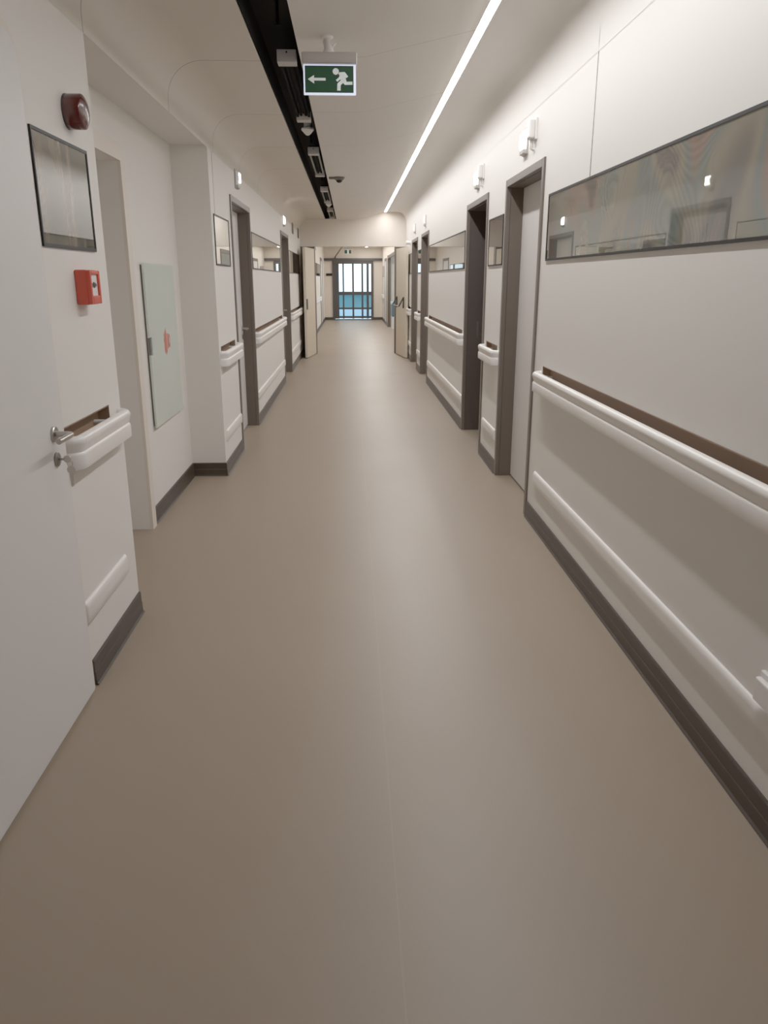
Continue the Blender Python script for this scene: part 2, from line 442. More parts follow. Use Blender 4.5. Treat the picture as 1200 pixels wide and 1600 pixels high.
def steel_door(num, side, y0, y1, label, depth=.11, leaf='leaf', handle=None, lining='frame_in', open_=False):
    root = thing('door_%d' % num, (X(side, 0), (y0 + y1) / 2, 0), label, 'door', kind='structure')
    w = .05; zt = 2.187
    f = MB(); pr_ = .012
    f.box(X(side, pr_), X(side, -.02), y0, y0 + w, 0, zt); f.box(X(side, pr_), X(side, -.02), y1 - w, y1, 0, zt)
    f.box(X(side, pr_), X(side, -.02), y0 + w, y1 - w, zt - w, zt)
    f.build('frame', M['frame'], root, .004)
    l = MB(); d2 = depth + (.2 if open_ else .03)
    l.box(X(side, -.02), X(side, -d2), y0 + .02, y0 + w + .004, 0, zt - w + .01); l.box(X(side, -.02), X(side, -d2), y1 - w - .004, y1 - .02, 0, zt - w + .01)
    l.box(X(side, -.02), X(side, -d2), y0 + w, y1 - w, zt - w - .004, zt - .022)
    l.build('lining', M[lining], root, 0)
    if not open_:
        b = MB(); b.box(X(side, -depth), X(side, -depth - .045), y0 + w + .006, y1 - w - .006, .012, zt - w - .006)
        lf = b.build('leaf', M[leaf], root, .003)
        g = MB(); g.box(X(side, -depth - .01), X(side, -.29), y0 + .03, y1 - .03, 0, .012); g.box(X(side, -.16), X(side, -.3), y0 + .021, y1 - .021, .012, 2.16)
        g.build('threshold', M['blackm'], root)
        if handle: handle_set(lf, side, X(side, -depth), handle[0], 1.02, handle[1])
    return root
steel_door(1, 1, *RD[0], 'closed light grey door in taupe frame, nearest on the right wall', handle=(RD[0][0] + .13, 1))
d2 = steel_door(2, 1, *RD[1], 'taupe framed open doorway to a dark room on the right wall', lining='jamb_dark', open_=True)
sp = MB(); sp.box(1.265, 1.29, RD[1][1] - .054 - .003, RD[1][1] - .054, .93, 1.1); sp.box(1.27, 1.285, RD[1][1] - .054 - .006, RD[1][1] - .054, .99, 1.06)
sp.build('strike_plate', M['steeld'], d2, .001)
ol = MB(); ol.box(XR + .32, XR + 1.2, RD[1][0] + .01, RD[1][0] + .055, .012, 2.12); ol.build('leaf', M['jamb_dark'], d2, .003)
steel_door(3, 1, *RD[2], 'third taupe framed door along the right wall', handle=(RD[2][0] + .13, 1))
steel_door(4, 1, *RD[3], 'farthest taupe framed door on the right wall, beside the double door leaf', handle=(RD[3][0] + .13, 1))
steel_door(5, -1, *LD[0], 'light grey door with steel lever in taupe frame, just past the alcove on the left', handle=(LD[0][1] - .13, -1))
steel_door(6, -1, *LD[1], 'second taupe framed door past the alcove on the left', handle=(LD[1][1] - .13, -1))

# near white door, flush on the left wall, rounded casing
def round_rect_top(ya, yb, z0, z1, r, n=8):
    pts = [(ya, z0)]
    pts += [(ya + r - r * math.cos(PI / 2 * i / n), z1 - r + r * math.sin(PI / 2 * i / n)) for i in range(n + 1)]
    pts += [(yb - r + r * math.sin(PI / 2 * i / n), z1 - r + r * math.cos(PI / 2 * i / n)) for i in range(n + 1)]
    pts.append((yb, z0))
    return pts
nd = thing('door_7', (XL, 2.2, 0), 'white flush door with steel lever and hanging key at the left edge', 'door', kind='structure')
a = MB(); a.prism(round_rect_top(1.60, 2.672, .0, 2.225, .11), lambda u, v, d: (XL + d, u, v), .0, .010)
a.build('casing', M['casing'], nd, .003)
a = MB(); a.prism(round_rect_top(1.64, 2.640, .012, 2.195, .09), lambda u, v, d: (XL + d, u, v), .010, .020)
nl = a.build('leaf', M['leafw'], nd, .003)
handle_set(nl, -1, XL + .020, 2.545, 1.012, -1)
kx = XL + .028
k = MB()                                                                   # key in the cylinder, second key hanging from the ring
ky, kz = 2.545, .927
k.box(kx, kx + .018, ky - .0012, ky + .0012, kz - .004, kz + .004)
k.lathe((kx + .027, ky - .0012, kz), (0, 1, 0), [(.0, 0), (.0125, 0), (.0125, .0024), (.0, .0024)], 20)
k.build('key', M['key'], nl)
k = MB()
ring = [(kx + .034 + .009 * math.sin(2 * PI * i / 20), ky, kz - .015 + .011 * math.cos(2 * PI * i / 20)) for i in range(21)]
k.tube(ring, .0012, 6)
k.build('key_ring', M['key'], nl)
k = MB(); hx, hz_ = kx + .036, kz - .036
k.lathe((hx, ky - .0012, hz_), (0, 1, 0), [(.0, 0), (.0135, 0), (.0135, .0024), (.0, .0024)], 20)
k.prism([(-.005, 0), (.005, 0), (.005, -.03), (.002, -.048), (-.002, -.052), (-.005, -.045), (-.005, -.03)], lambda u, v, d: (hx + u, ky + d, hz_ - .008 + v), -.0011, .0011)
k.build('key', M['key'], nl)

# alcove doorway with rounded cream casing
ad = thing('door_8', (RECX, (DOA + DOB) / 2, 0), 'cream cased doorway with rounded corner inside the left alcove', 'door', kind='structure')
a = MB()
outer = round_rect_top(DOA - .085, DOB + .085, 0, DOZ + .088, .11)
inner = [(DOA, 0)] + [(DOA, DOZ)] * 9 + [(DOB, DOZ)] * 9 + [(DOB, 0)]
fn = lambda u, v, d: (RECX + d, u, v)
n = len(outer)
rings = [[fn(*outer[i], 0), fn(*outer[i], .02), fn(*inner[i], .02), fn(*inner[i], 0)] for i in range(n)]
a.loft(rings, closed=True, caps=True)
a.build('casing', M['casing'], ad)
a = MB(); a.box(RECX - .42, RECX - .46, DOA - .02, DOB + .02, 0.0, DOZ + .02); a.build('leaf', M['leaf'], ad)

# ------------------------------------------------------------------ handrails, bumper rails, glass bands
def rail_profile():
    cx, cz, r = .042, .952, .021
    pts = [(.0, .853), (.052, .853), (.058, .856), (.060, .862), (.060, .904), (.0580, .910), (.055, .914), (.0525, .916)]
    for i in range(15):
        a_ = math.radians(-22 + 232 * i / 14)
        pts.append((cx + r * math.cos(a_), cz + r * math.sin(a_)))
    pts += [(.018, .928), (.012, .918), (.0, .912)]
    return pts
RP = rail_profile()

def handrail(side, y0, y1, label, n0=None, n1=None, name='handrail'):
    root = thing(name, (X(side, 0), (y0 + y1) / 2, .85), label, 'handrail')
    capl = .055; e = .0015
    mb = MB(); mb.loft([[(X(side, max(p, e)), yy, z) for p, z in RP] for yy in (y0 + capl + .001, y1 - capl - .001)])
    mb.build('rail', M['rail'], root, smooth=35)
    for yc, sgn in ((y0 + capl, -1), (y1 - capl, 1)):
        c = MB()
        c.loft([[(X(side, max(p * math.cos(t), e)), yc + sgn * p * .92 * math.sin(t), z) for p, z in RP] for t in [PI / 2 * i / 10 for i in range(11)]])
        c.build('end_cap', M['railcap'], root, smooth=35)
    a0, a1 = (n0 if n0 is not None else y0 + .01), (n1 if n1 is not None else y1 - .06)
    b = MB(); t = .003
    b.box(X(side, -.048), X(side, -.045), a0 + .001, a1 - .001, NZ0 + .001, NZ1 - .001)
    b.box(X(side, -.045), X(side, .002), a0 + .001, a1 - .001, NZ1 - t - .001, NZ1 - .001)
    for yy in (a0 + .001, a1 - .001 - t): b.box(X(side, -.045), X(side, .001), yy, yy + t, NZ0 + .001, NZ1 - .001)
    tag(b.build('backing_strip', M['niche'], root, smooth=0), 'brown backing strip')
    for yy in (a0 + .06, a1 - .06):
        k_ = MB(); k_.tube([(X(side, -.045), yy, .945), (X(side, .03), yy, .945)], .009, 10)
        k_.build('bracket', M['railcap'], root)
    return root

def bumper(side, y0, y1, label):
    prof = [(0, .262), (.011, .262), (.016, .268), (.017, .300), (.017, .325), (.0155, .336), (.011, .344), (.004, .348), (0, .348)]
    e = .0008
    mb = MB(); r = .02
    rings = [[(X(side, max(p * k_, e)), yy, .305 + (z - .305) * (1 - .04 * (1 - k_))) for p, z in prof] for yy, k_ in ((y0, .35), (y0 + .004, .75), (y0 + .012, 1), (y1 - .012, 1), (y1 - .004, .75), (y1, .35))]
    mb.loft(rings)
    o = mb.build('bumper_rail', M['rail'], smooth=45)
    return tag(o, label, 'bumper rail')

def glass_band(side, y0, y1, label, m='panel'):
    root = thing('glass_panel', (X(side, 0), (y0 + y1) / 2, PZ0), label, 'glass panel')
    g = MB(); g.box(X(side, .001), X(side, .005), y0 + .006, y1 - .006, PZ0 + .006, PZ1 - .006); g.build('pane', M[m], root, smooth=0)
    f = MB(); w = .011; p0, p1 = .0005, .008
    for a_, b_, c_, d_ in ((y0, y1, PZ1 - w, PZ1), (y0, y1, PZ0, PZ0 + w), (y0, y0 + w * .8, PZ0 + w, PZ1 - w), (y1 - w * .8, y1, PZ0 + w, PZ1 - w)):
        f.box(X(side, p0), X(side, p1), a_, b_, c_, d_)
    f.build('frame', M['blackp'], root, smooth=0)
    return root

# right wall
handrail(1, .5, 4.665, 'long white handrail nearest on the right, in front of a brown slot', .6, 4.62)
handrail(1, 6.04, 6.72, 'short white handrail between the two nearest right doors', 6.11, 6.62)
handrail(1, 7.98, 11.69, 'white handrail on the right wall beyond the dark open doorway', 8.09, 11.6)
handrail(1, 12.92, 13.6, 'short white handrail between the third and fourth right doors', 12.98, 13.54)
handrail(1, 14.87, 15.95, 'white handrail on the right wall behind the open door leaf', 14.93, 15.9)
bumper(1, .5, 4.66, 'long white bumper rail nearest on the right, above the baseboard')
bumper(1, 6.05, 6.64, 'short white bumper rail between the two nearest right doors')
bumper(1, 7.97, 11.64, 'white bumper rail on the right wall beyond the dark open doorway')
bumper(1, 12.95, 13.56, 'short white bumper rail between the third and fourth right doors')
bumper(1, 14.9, 15.95, 'white bumper rail on the right wall behind the open door leaf')
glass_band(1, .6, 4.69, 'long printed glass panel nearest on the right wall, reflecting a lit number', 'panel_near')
glass_band(1, 6.05, 6.66, 'small printed glass panel between the two nearest right doors')
glass_band(1, 8.03, 11.63, 'printed glass panel on the right wall beyond the dark open doorway')
glass_band(1, 12.97, 13.57, 'small printed glass panel between the third and fourth right doors')
glass_band(1, 14.93, 16.2, 'printed glass panel on the right wall behind the open door leaf')
# left wall
handrail(-1, 2.672, 3.345, 'short white handrail beside the white door on the left', 2.68, 3.215)
handrail(-1, 6.05, 6.97, 'short white handrail between the alcove and the grey left door', 6.10, 6.86)
handrail(-1, 8.29, 11.85, 'long white handrail between the two framed left doors', 8.36, 11.72)
handrail(-1, 13.29, 16.15, 'white handrail on the left wall leading to the double door', 13.36, 16.05)
bumper(-1, 2.675, 3.22, 'short white bumper rail beside the white door on the left')
bumper(-1, 6.12, 6.95, 'short white bumper rail between the alcove and the grey left door')
bumper(-1, 8.32, 11.83, 'long white bumper rail between the two framed left doors')
bumper(-1, 13.32, 16.1, 'white bumper rail on the left wall leading to the double door')
glass_band(-1, 2.70, 3.245, 'printed glass panel under the red beacon on the left wall', 'panel_m')
glass_band(-1, 6.11, 6.82, 'small printed glass panel between the alcove and the grey left door')
glass_band(-1, 8.36, 11.70, 'long reflecting glass panel between the two framed left doors')
glass_band(-1, 13.38, 15.95, 'dark glass panel on the left wall leading to the double door')

# ------------------------------------------------------------------ lights above the doors
def call_light(side, yc, label, lit=True, sensor=False, group=None):
    z0, z1, w = 2.272, 2.432, .135
    s = side
    root = thing('wall_lamp', (X(side, 0), yc, z0), label, 'door light')
    a = MB(); a.box(X(s, 0), X(s, .012), yc - w / 2, yc + w / 2, z0, z1); a.build('back_plate', M['greyp'], root, .004)
    a = MB(); h = w / 2 - .006
    prof = [(.012, z0 + .032), (.030, z0 + .036), (.036, z0 + .06), (.037, (z0 + z1) / 2), (.034, z1 - .03), (.012, z1 - .008)]
    a.loft([[(X(s, p), yy, z) for p, z in prof] for yy in (yc - h, yc + h)])
    a.build('lens', M['lamp' if lit else 'lampoff'] if not (side < 0 and yc < 8) else mat('number_lens', (170, 168, 165), .4, emit=(255, 252, 246), estr=.12), root, .004)
    a = MB(); a.prism([(.012, z0 + .003), (.03, z0 + .006), (.032, z0 + .03), (.012, z0 + .03)], lambda u, v, d: (X(s, u), d, v), yc - h, yc + h)
    a.build('bottom_cap', M['greyp'], root, .002)
    if sensor:
        t = thing('motion_sensor', (X(s, 0), yc - w / 2 - .19, z0 + .08), sensor, 'sensor')
        ys = yc - w / 2 - .19
        a = MB(); a.box(X(s, .012), X(s, .048), ys - .042, ys + .042, z0 + .055, z0 + .165); a.build('housing', M['whitep'], t, .012, 3)
        a = MB(); a.box(X(s, 0), X(s, .014), ys - .05, ys + .05, z0 + .05, z0 + .17); a.build('mounting_plate', M['whitep'], t, .003)
        a = MB(); a.tube([(X(s, .02), ys + .015, z0 + .06), (X(s, .02), ys + .015, z0 + .005), (X(s, .0), ys + .015, z0 - .002)], .011, 10); a.build('cable_stub', M['whitep'], t)
    return root
call_light(1, 5.40, 'lit call light above the nearest right door', True, 'white boxy motion sensor beside the lit light above the nearest right door')
call_light(1, 7.33, 'lit call light above the dark open doorway on the right', True, 'white boxy motion sensor beside the lit light above the dark open doorway')
call_light(1, 12.3, 'dim call light above the third right door', False)
call_light(1, 14.2, 'dim call light above the farthest right door', False)
call_light(-1, 7.42, 'lit call light above the grey left door past the alcove')
call_light(-1, 12.45, 'lit call light above the second framed left door')

# lit room number further along the left wall (seen mirrored in the long glass panel)
cu = bpy.data.curves.new('digits', 'FONT'); cu.body = '208'; cu.size = .115; cu.extrude = .003; cu.align_x = 'CENTER'; cu.align_y = 'CENTER'
to = bpy.data.objects.new('room_number', cu); C.objects.link(to)
to.scale = (.62, 1, 1); to.rotation_euler = (PI / 2, 0, PI / 2); to.location = (XL + .04, 7.42, 2.357)
bpy.context.view_layer.update()
deps = bpy.context.evaluated_depsgraph_get()
me = bpy.data.meshes.new_from_object(to.evaluated_get(deps)); mw = to.matrix_world.copy()
bpy.data.objects.remove(to); 
RN = bpy.data.objects.new('room_number', me); me.transform(mw); me.materials.clear(); me.materials.append(mat('lit_digits', (255, 255, 255), .5, emit=(255, 252, 246), estr=4.0))

# ------------------------------------------------------------------ fire safety items on the left
b = thing('alarm_beacon', (XL, 3.09, 2.07), 'round dark red alarm beacon above the left glass panel', 'alarm beacon')
a = MB(); a.lathe((XL, 3.09, 2.075), (1, 0, 0), [(.0, 0), (.059, 0), (.059, .008), (.0, .008)], 40); a.build('base', mat('dark_red_base', (40, 7, 7), .4), b)
a = MB(); a.lathe((XL, 3.09, 2.075), (1, 0, 0), [(.0585, .008), (.0585, .056), (.057, .0595), (.052, .063), (.040, .068), (.024, .0715), (.010, .073), (.0, .0733)], 40); a.build('lens', M['redglass'], b)

c = thing('fire_call_point', (XL, 3.03, 1.41), 'small square red manual fire alarm call point below the left glass panel', 'fire alarm call point')
yc, zc = 3.03, 1.473
a = MB(); a.box(XL, XL + .046, yc - .058, yc + .058, zc - .062, zc + .062); a.build('housing', M['red'], c, .006, 3)
a = MB()
for s_ in (-1, 1): a.box(XL + .044, XL + .058, yc + s_ * .04, yc + s_ * .058, zc - .06, zc + .06)
a.box(XL + .044, XL + .058, yc - .04, yc + .04, zc + .045, zc + .06); a.box(XL + .044, XL + .058, yc - .04, yc + .04, zc - .06, zc - .03)
a.build('cover_frame', M['red'], c, .004, 2)
a = MB(); a.box(XL + .044, XL + .050, yc - .04, yc + .04, zc - .03, zc + .045); a.build('press_plate', M['whitep'], c)
a = MB()
a.lathe((XL + .050, yc, zc + .008), (1, 0, 0), [(.0, 0), (.011, 0), (.011, .0015), (.0, .0015)], 20)
for s_ in (-1, 1): a.prism([(s_ * .030, .008), (s_ * .018, .016), (s_ * .018, .0)], lambda u, v, d: (XL + .050 + d, yc + u, zc + v), 0, .0015)
a.build('printed_mark', M['blackp'], c)

# hydrant cabinet in the alcove
hc = thing('hydrant_cabinet', (RECX, 5.32, .59), 'tall pale green glass hydrant cabinet with red sign in the alcove', 'cabinet')
hy0, hy1, hz0, hz1 = 4.925, 5.725, .590, 1.597
a = MB(); a.box(RECX, RECX + .012, hy0 + .01, hy1 - .01, hz0 + .01, hz1 - .01); a.build('back_frame', M['greyd'], hc)
a = MB(); a.box(RECX + .012, RECX + .024, hy0, hy1, hz0, 1.045); a.box(RECX + .012, RECX + .024, hy0, hy1, 1.155, hz1); a.box(RECX + .012, RECX + .024, hy0 + .055, hy1, 1.045, 1.155)
dr_ = a.build('door', M['glass_door'], hc)
a = MB(); a.box(RECX + .010, RECX + .016, hy0 + .002, hy0 + .055, 1.045, 1.155); lt = a.build('latch', M['steeld'], dr_)
a = MB(); a.box(RECX + .012, RECX + .0175, hy0 + .004, hy0 + .018, 1.05, 1.15); a.build('latch_slot', M['blackm'], lt)
sg = MB(); fx = lambda u, v, d: (RECX + .0242 + d, u, v)
sy, sz = 5.40, 1.10
fl_ = [(-.085, -.06), (-.085, .0), (-.10, .012), (-.083, .02), (-.09, .05), (-.07, .04), (-.06, .075), (-.045, .05), (-.03, .08), (-.022, .05), (-.02, -.055), (-.035, -.07), (-.045, -.055), (-.06, -.075), (-.07, -.058)]
sg.prism([(sy + u * 1.15, sz + v * 1.15) for u, v in fl_], fx, 0, .0008)
sg.prism([(sy + .0 + u, sz + v) for u, v in [(-.005, -.05), (-.005, .05), (.02, .055), (.02, -.045)]], fx, 0, .0008)
reel = [(sy + .05 + .028 * math.cos(2 * PI * i / 20), sz + .045 * math.sin(2 * PI * i / 20)) for i in range(20)]
sg.prism(reel, fx, 0, .0008)
sg.build('red_sign', M['redsign'], dr_, smooth=0)['label'] = 'faded red hydrant sign'
sw = MB(); sw.prism([(sy + .05 + .013 * math.cos(2 * PI * i / 16), sz + .022 * math.sin(2 * PI * i / 16)) for i in range(16)], fx, .0008, .0014)
sw.build('sign_reel_mark', M['glass_door'], dr_, smooth=0)

# two grey vents high on the far left wall
for i, (yc, lab) in enumerate(((14.45, 'small grey wall vent high on the left, nearer of two'), (15.95, 'small grey wall vent high on the left, next to the header'))):
    v = thing('wall_vent', (XL, yc, 2.27), lab, 'vent', 'grey vents high on the far left wall')
    a = MB(); a.box(XL, XL + .01, yc - .16, yc + .16, 2.275, 2.455); a.build('frame', M['greyd'], v, .003)
    a = MB()
    for q in range(7): a.box(XL + .01, XL + .013, yc - .14, yc + .14, 2.29 + .022 * q, 2.302 + .022 * q)
    a.build('slats', M['frame_in'], v)

# surface socket low on the right
so = thing('wall_socket', (XR, 1.83, .36), 'white surface mounted wall socket above the right bumper rail, at the photo edge', 'socket')
a = MB(); a.box(XR, XR - .014, 1.70, 1.885, .385, .455); a.build('back_plate', M['whitep'], so, .004)
a = MB(); a.box(XR - .014, XR - .032, 1.71, 1.878, .368, .440); a.build('cover', M['railcap'], so, .006, 3)

# ------------------------------------------------------------------ double door
dd = thing('door_9', (.1, YH, 0), 'pair of cream fire door leaves standing open at the corridor end', 'door', kind='structure')
a = MB()
a.box(XL + .003, hx0 + .0, YH - .012, YH, 0, 2.145); a.box(hx1, XR - .003, YH - .012, YH, 0, 2.145)
a.box(hx0, hx0 + .02, YH - .012, YH + .2, 0, hz - .002); a.box(hx1 - .02, hx1, YH - .012, YH + .2, 0, hz - .002)
a.build('frame', M['frame_in'], dd, 0)
def leaf_between(p0, p1, out):
    """slab with its corridor face on the line p0-p1, thickness to the OUT side"""
    d = Vector((p1[0] - p0[0], p1[1] - p0[1], 0)); nrm = Vector((out, 0, 0)); nrm -= d.normalized() * nrm.dot(d.normalized()); nrm.normalize()
    mb = MB(); q = [Vector((*p0, 0)), Vector((*p1, 0)), Vector((*p1, 0)) + nrm * .05, Vector((*p0, 0)) + nrm * .05]
    mb.loft([[tuple(v + Vector((0, 0, z))) for v in q] for z in (.012, 2.10)])
    return mb, d.normalized(), nrm
Lp0, Lp1 = (-.855, 15.57), (-.725, 16.55)
mb, dL, nL = leaf_between(Lp0, Lp1, -1); ll = mb.build('leaf', M['leafb'], dd, .003)
a = MB()
P = Vector((*Lp0, 0)) + dL * .03 - nL * .002
a.loft([[tuple(P + dL * u - nL * w_ + Vector((0, 0, z))) for u, w_ in ((-.03, 0), (.06, 0), (.06, .012), (-.03, .012))] for z in (.94, 1.14)])
a.build('flush_bolt', M['blackm'], ll)
Rp0, Rp1 = (1.076, 15.50), (.945, 16.48)
mb, dR, nR = leaf_between(Rp0, Rp1, 1); rl = mb.build('leaf', M['leafb'], dd, .003)
a = MB(); P = Vector((*Rp0, 0)) + dR * .035 - nR * .001
a.loft([[tuple(P + dR * u - nR * w_ + Vector((0, 0, z))) for u, w_ in ((-.02, 0), (.02, 0), (.02, .004), (-.02, .004))] for z in (.93, 1.15)])
a.build('lock_plate', M['greyp'], rl)
# panic bar: two black arms standing off the leaf and a thin bar between their tips
pb = MB(); tips = []
for u in (.16, .84):
    P = Vector((*Rp0, 0)) + dR * u
    A = P - nR * .006 + Vector((0, 0, 1.17)); B = P - nR * .012 + Vector((0, 0, .96)); T = P - nR * .10 + Vector((0, 0, 1.0))
    pb.tube([tuple(A), tuple(B)], .016, 8); pb.tube([tuple(A), tuple(T)], .014, 8); tips.append(tuple(T))
pb.tube(tips, .012, 8)
pb.build('panic_bar', M['blackm'], rl)
a = MB(); P = Vector((*Rp0, 0)) + dR * .06 + nR * .05
a.tube([tuple(P + Vector((0, 0, 1.1))), tuple(P + nR * .05 + Vector((0, 0, 1.1))), tuple(P + nR * .05 + dR * .1 + Vector((0, 0, 1.1)))], .011, 8); a.build('handle', M['blackm'], rl)

dh = thing('door_holder_mount', (XR, 15.2, 2.15), 'small white magnetic door holder high on the right wall', 'door holder')
a = MB(); a.lathe((XR, 15.25, 2.165), (-1, 0, 0), [(.0, 0), (.05, 0), (.05, .01), (.032, .012), (.032, .075), (.036, .078), (.036, .092), (.0, .092)], 24); a.build('body', M['whitep'], dh)

# ------------------------------------------------------------------ ceiling fittings
def led(name, x0, x1, ya, yb, z, m, label, n):
    mb = MB()
    for i in range(n):
        q0, q1 = ya + (yb - ya) * i / n, ya + (yb - ya) * (i + 1) / n
        mb.quad([(x0, q0, z), (x1, q0, z), (x1, q1, z), (x0, q1, z)])
    o = mb.build(name, m, smooth=0)
    return tag(o, label, 'light')
led('linear_downlight', .700, .746, 1.6, 16.42, 2.803, M['led'], 'long glowing white light strip along the right side of the ceiling', 24)
led('linear_downlight', .60, .65, 17.2, 30.3, 2.655, M['led2'], 'glowing light strip on the ceiling beyond the double doors', 12)

# linear fittings inside the dark slot: a channel, two dark tubes, a grey box at each end
sxc = (SX0 + SX1) / 2 + .035
def linear_fitting(y0, label, strip):
    root = thing('slot_light', (sxc, y0, 2.66), label, 'ceiling light fitting', 'linear fittings in the ceiling slot')
    L = 1.72
    a = MB(); a.box(sxc - .05, sxc + .05, y0 + .1, y0 + L - .1, 2.70, 2.74); a.build('channel', M['fixture'], root, .003)
    for s_ in (-1, 1):
        t = MB(); t.tube([(sxc + s_ * .018, y0 + .1, 2.688), (sxc + s_ * .018, y0 + L - .1, 2.688)], .010, 10); t.build('tube', M['tube'], root)
        t = MB(); t.box(sxc + s_ * .034, sxc + s_ * .05, y0 + .1, y0 + L - .1, 2.672, 2.70); t.build('side_strip', M[strip], root)
    for q in (y0, y0 + L - .1):
        t = MB(); t.box(sxc - .054, sxc + .052, q, q + .10, 2.652, 2.715); e_ = t.build('end_box', M['greyp'], root, .004)
        t = MB(); t.lathe((sxc, q, 2.70), (0, -1, 0), [(.0, 0), (.005, 0), (.005, .001), (.0, .001)], 12); t.build('screw', M['tube'], e_)
    return root
linear_fitting(4.80, 'dark linear fitting with grey end boxes in the ceiling slot, nearest', 'tube')
proto = linear_fitting(8.06, 'second linear fitting with grey end boxes in the ceiling slot', 'striplight')
for y0, lab in ((11.30, 'third linear fitting with grey end boxes in the ceiling slot'), (14.50, 'farthest linear fitting with grey end boxes in the ceiling slot')):
    copy_tree(proto, (sxc, y0, 2.66), lab)

def smoke(yc, label):
    t = thing('smoke_detector', (sxc, yc, 2.64), label, 'smoke detector', 'detectors in the ceiling slot')
    a = MB(); a.lathe((sxc, yc, 2.74), (0, 0, -1), [(.0, 0), (.03, 0), (.03, .04), (.05, .045), (.05, .05)], 28); a.build('base', M['whitep'], t)
    a = MB(); a.lathe((sxc, yc, 2.69), (0, 0, -1), [(.05, 0), (.052, .006), (.044, .016), (.028, .034), (.014, .046), (.0, .050)], 28); a.build('dome', M['whitep'], t)
    return t
smoke(7.0, 'pale cone shaped smoke detector in the ceiling slot, nearer one'); smoke(13.55, 'pale cone shaped smoke detector in the ceiling slot, farther one')
for yc, lab in ((4.25, 'small dark sprinkler head in the slot above the exit sign'), (7.6, 'small dark sprinkler head behind the near smoke detector'), (10.35, 'small dark sprinkler head behind the second linear fitting')):
    t = thing('sprinkler_head', (sxc, yc, 2.7), lab, 'sprinkler')
    a = MB(); a.tube([(sxc, yc, 2.83), (sxc, yc, 2.70)], .008, 8); a.build('pipe', M['tube'], t)
    a = MB(); a.lathe((sxc, yc, 2.70), (0, 0, -1), [(.0, 0), (.012, 0), (.007, .015), (.007, .022), (.02, .023), (.02, .026), (.0, .026)], 16); a.build('deflector', M['tube'], t)

t = thing('ceiling_detector', (-.12, 9.85, 2.66), 'dark domed detector with a bracket on the flat ceiling beside the slot', 'detector')
a = MB(); a.lathe((-.115, 9.85, ZF), (0, 0, -1), [(.0, 0), (.066, 0), (.066, .012), (.05, .03), (.045, .034), (.0, .034)], 28); a.build('base', M['greyd'], t)
a = MB(); a.lathe((-.115, 9.85, ZF - .034), (0, 0, -1), [(.038, 0), (.034, .014), (.02, .026), (.0, .03)], 24); a.build('lens', M['blackp'], t)
a = MB(); a.box(-.235, -.17, 9.82, 9.88, ZF - .022, ZF); a.build('bracket', M['greyd'], t, .004)

# exit sign
es = thing('exit_sign', (-.09, 4.32, 2.53), 'hanging green exit sign with running man and arrow pointing left', 'exit sign')
sx0, sx1, sz0, sz1, ysn = -.219, .041, 2.385, 2.520, 4.29
a = MB(); a.box(sx0 - .006, sx1 + .006, ysn - .02, ysn + .055, 2.522, 2.572); a.build('housing', M['greyp'], es, .006, 2)
a = MB(); a.box(sx0, sx1, ysn, ysn + .012, sz0, sz1); pn = a.build('panel', M['signedge'], es, .001)
px = lambda u: sx0 + (u - 335) / (945 - 335) * (sx1 - sx0)
pz = lambda v: sz1 - (v - 460) / (815 - 460) * (sz1 - sz0)
fs = lambda u, v, d: (px(u), ysn - d, pz(v))
a = MB(); a.prism([(352, 474), (918, 474), (918, 790), (352, 790)], fs, 0, .0006); a.build('green_field', M['green'], pn, smooth=0)
def stroke(mb, pts, w, d0=.0006, d1=.0012):
    for (x0, y0), (x1, y1) in zip(pts, pts[1:]):
        L_ = math.hypot(x1 - x0, y1 - y0); nx, ny = -(y1 - y0) / L_ * w / 2, (x1 - x0) / L_ * w / 2
        mb.prism([(x0 + nx, y0 + ny), (x1 + nx, y1 + ny), (x1 - nx, y1 - ny), (x0 - nx, y0 - ny)], fs, d0, d1)
    for (x0, y0) in pts[1:-1]:
        mb.prism([(x0 + w / 2 * math.cos(2 * PI * i / 14), y0 + w / 2 * math.sin(2 * PI * i / 14)) for i in range(14)], fs, d0, d1)
a = MB()
a.prism([(385, 632), (458, 585), (458, 685)], fs, .0006, .0012); a.prism([(456, 617), (592, 617), (592, 648), (456, 648)], fs, .0006, .0012)
a.build('arrow', M['signw'], pn, smooth=0)
a = MB()
a.prism([(712 + 36 * math.cos(2 * PI * i / 24), 540 + 38 * math.sin(2 * PI * i / 24)) for i in range(24)], fs, .0006, .0012)
stroke(a, [(752, 566), (808, 562), (843, 608)], 32)
a.prism([(742, 560), (812, 552), (816, 590), (836, 655), (800, 680), (765, 655), (768, 620)], fs, .0006, .00125)
stroke(a, [(772, 590), (754, 622), (720, 650)], 26)
stroke(a, [(802, 640), (748, 690), (745, 764)], 40)
stroke(a, [(800, 640), (822, 678), (905, 676)], 36)
a.build('running_figure', M['signw'], pn, smooth=0)
a = MB()
bx = -.093
a.lathe((bx - .008, 4.36, ZF), (0, 0, -1), [(.0, 0), (.032, 0), (.030, .008), (.012, .016), (.009, .035), (.0, .035)], 20)
a.tube([(bx - .012, 4.36, ZF - .02), (bx - .004, 4.345, ZF - .045), (bx + .002, 4.33, 2.575)], [.019, .019, .026], 12)
a.lathe((bx, 4.33, 2.594), (0, 0, -1), [(.0, 0), (.022, 0), (.034, .012), (.036, .021), (.0, .021)], 20)
a.tube([(bx + .035, 4.355, ZF - .03), (bx + .022, 4.35, ZF - .045), (bx + .018, 4.34, 2.58)], .004, 8)
a.build('ceiling_bracket', M['whitep'], es)

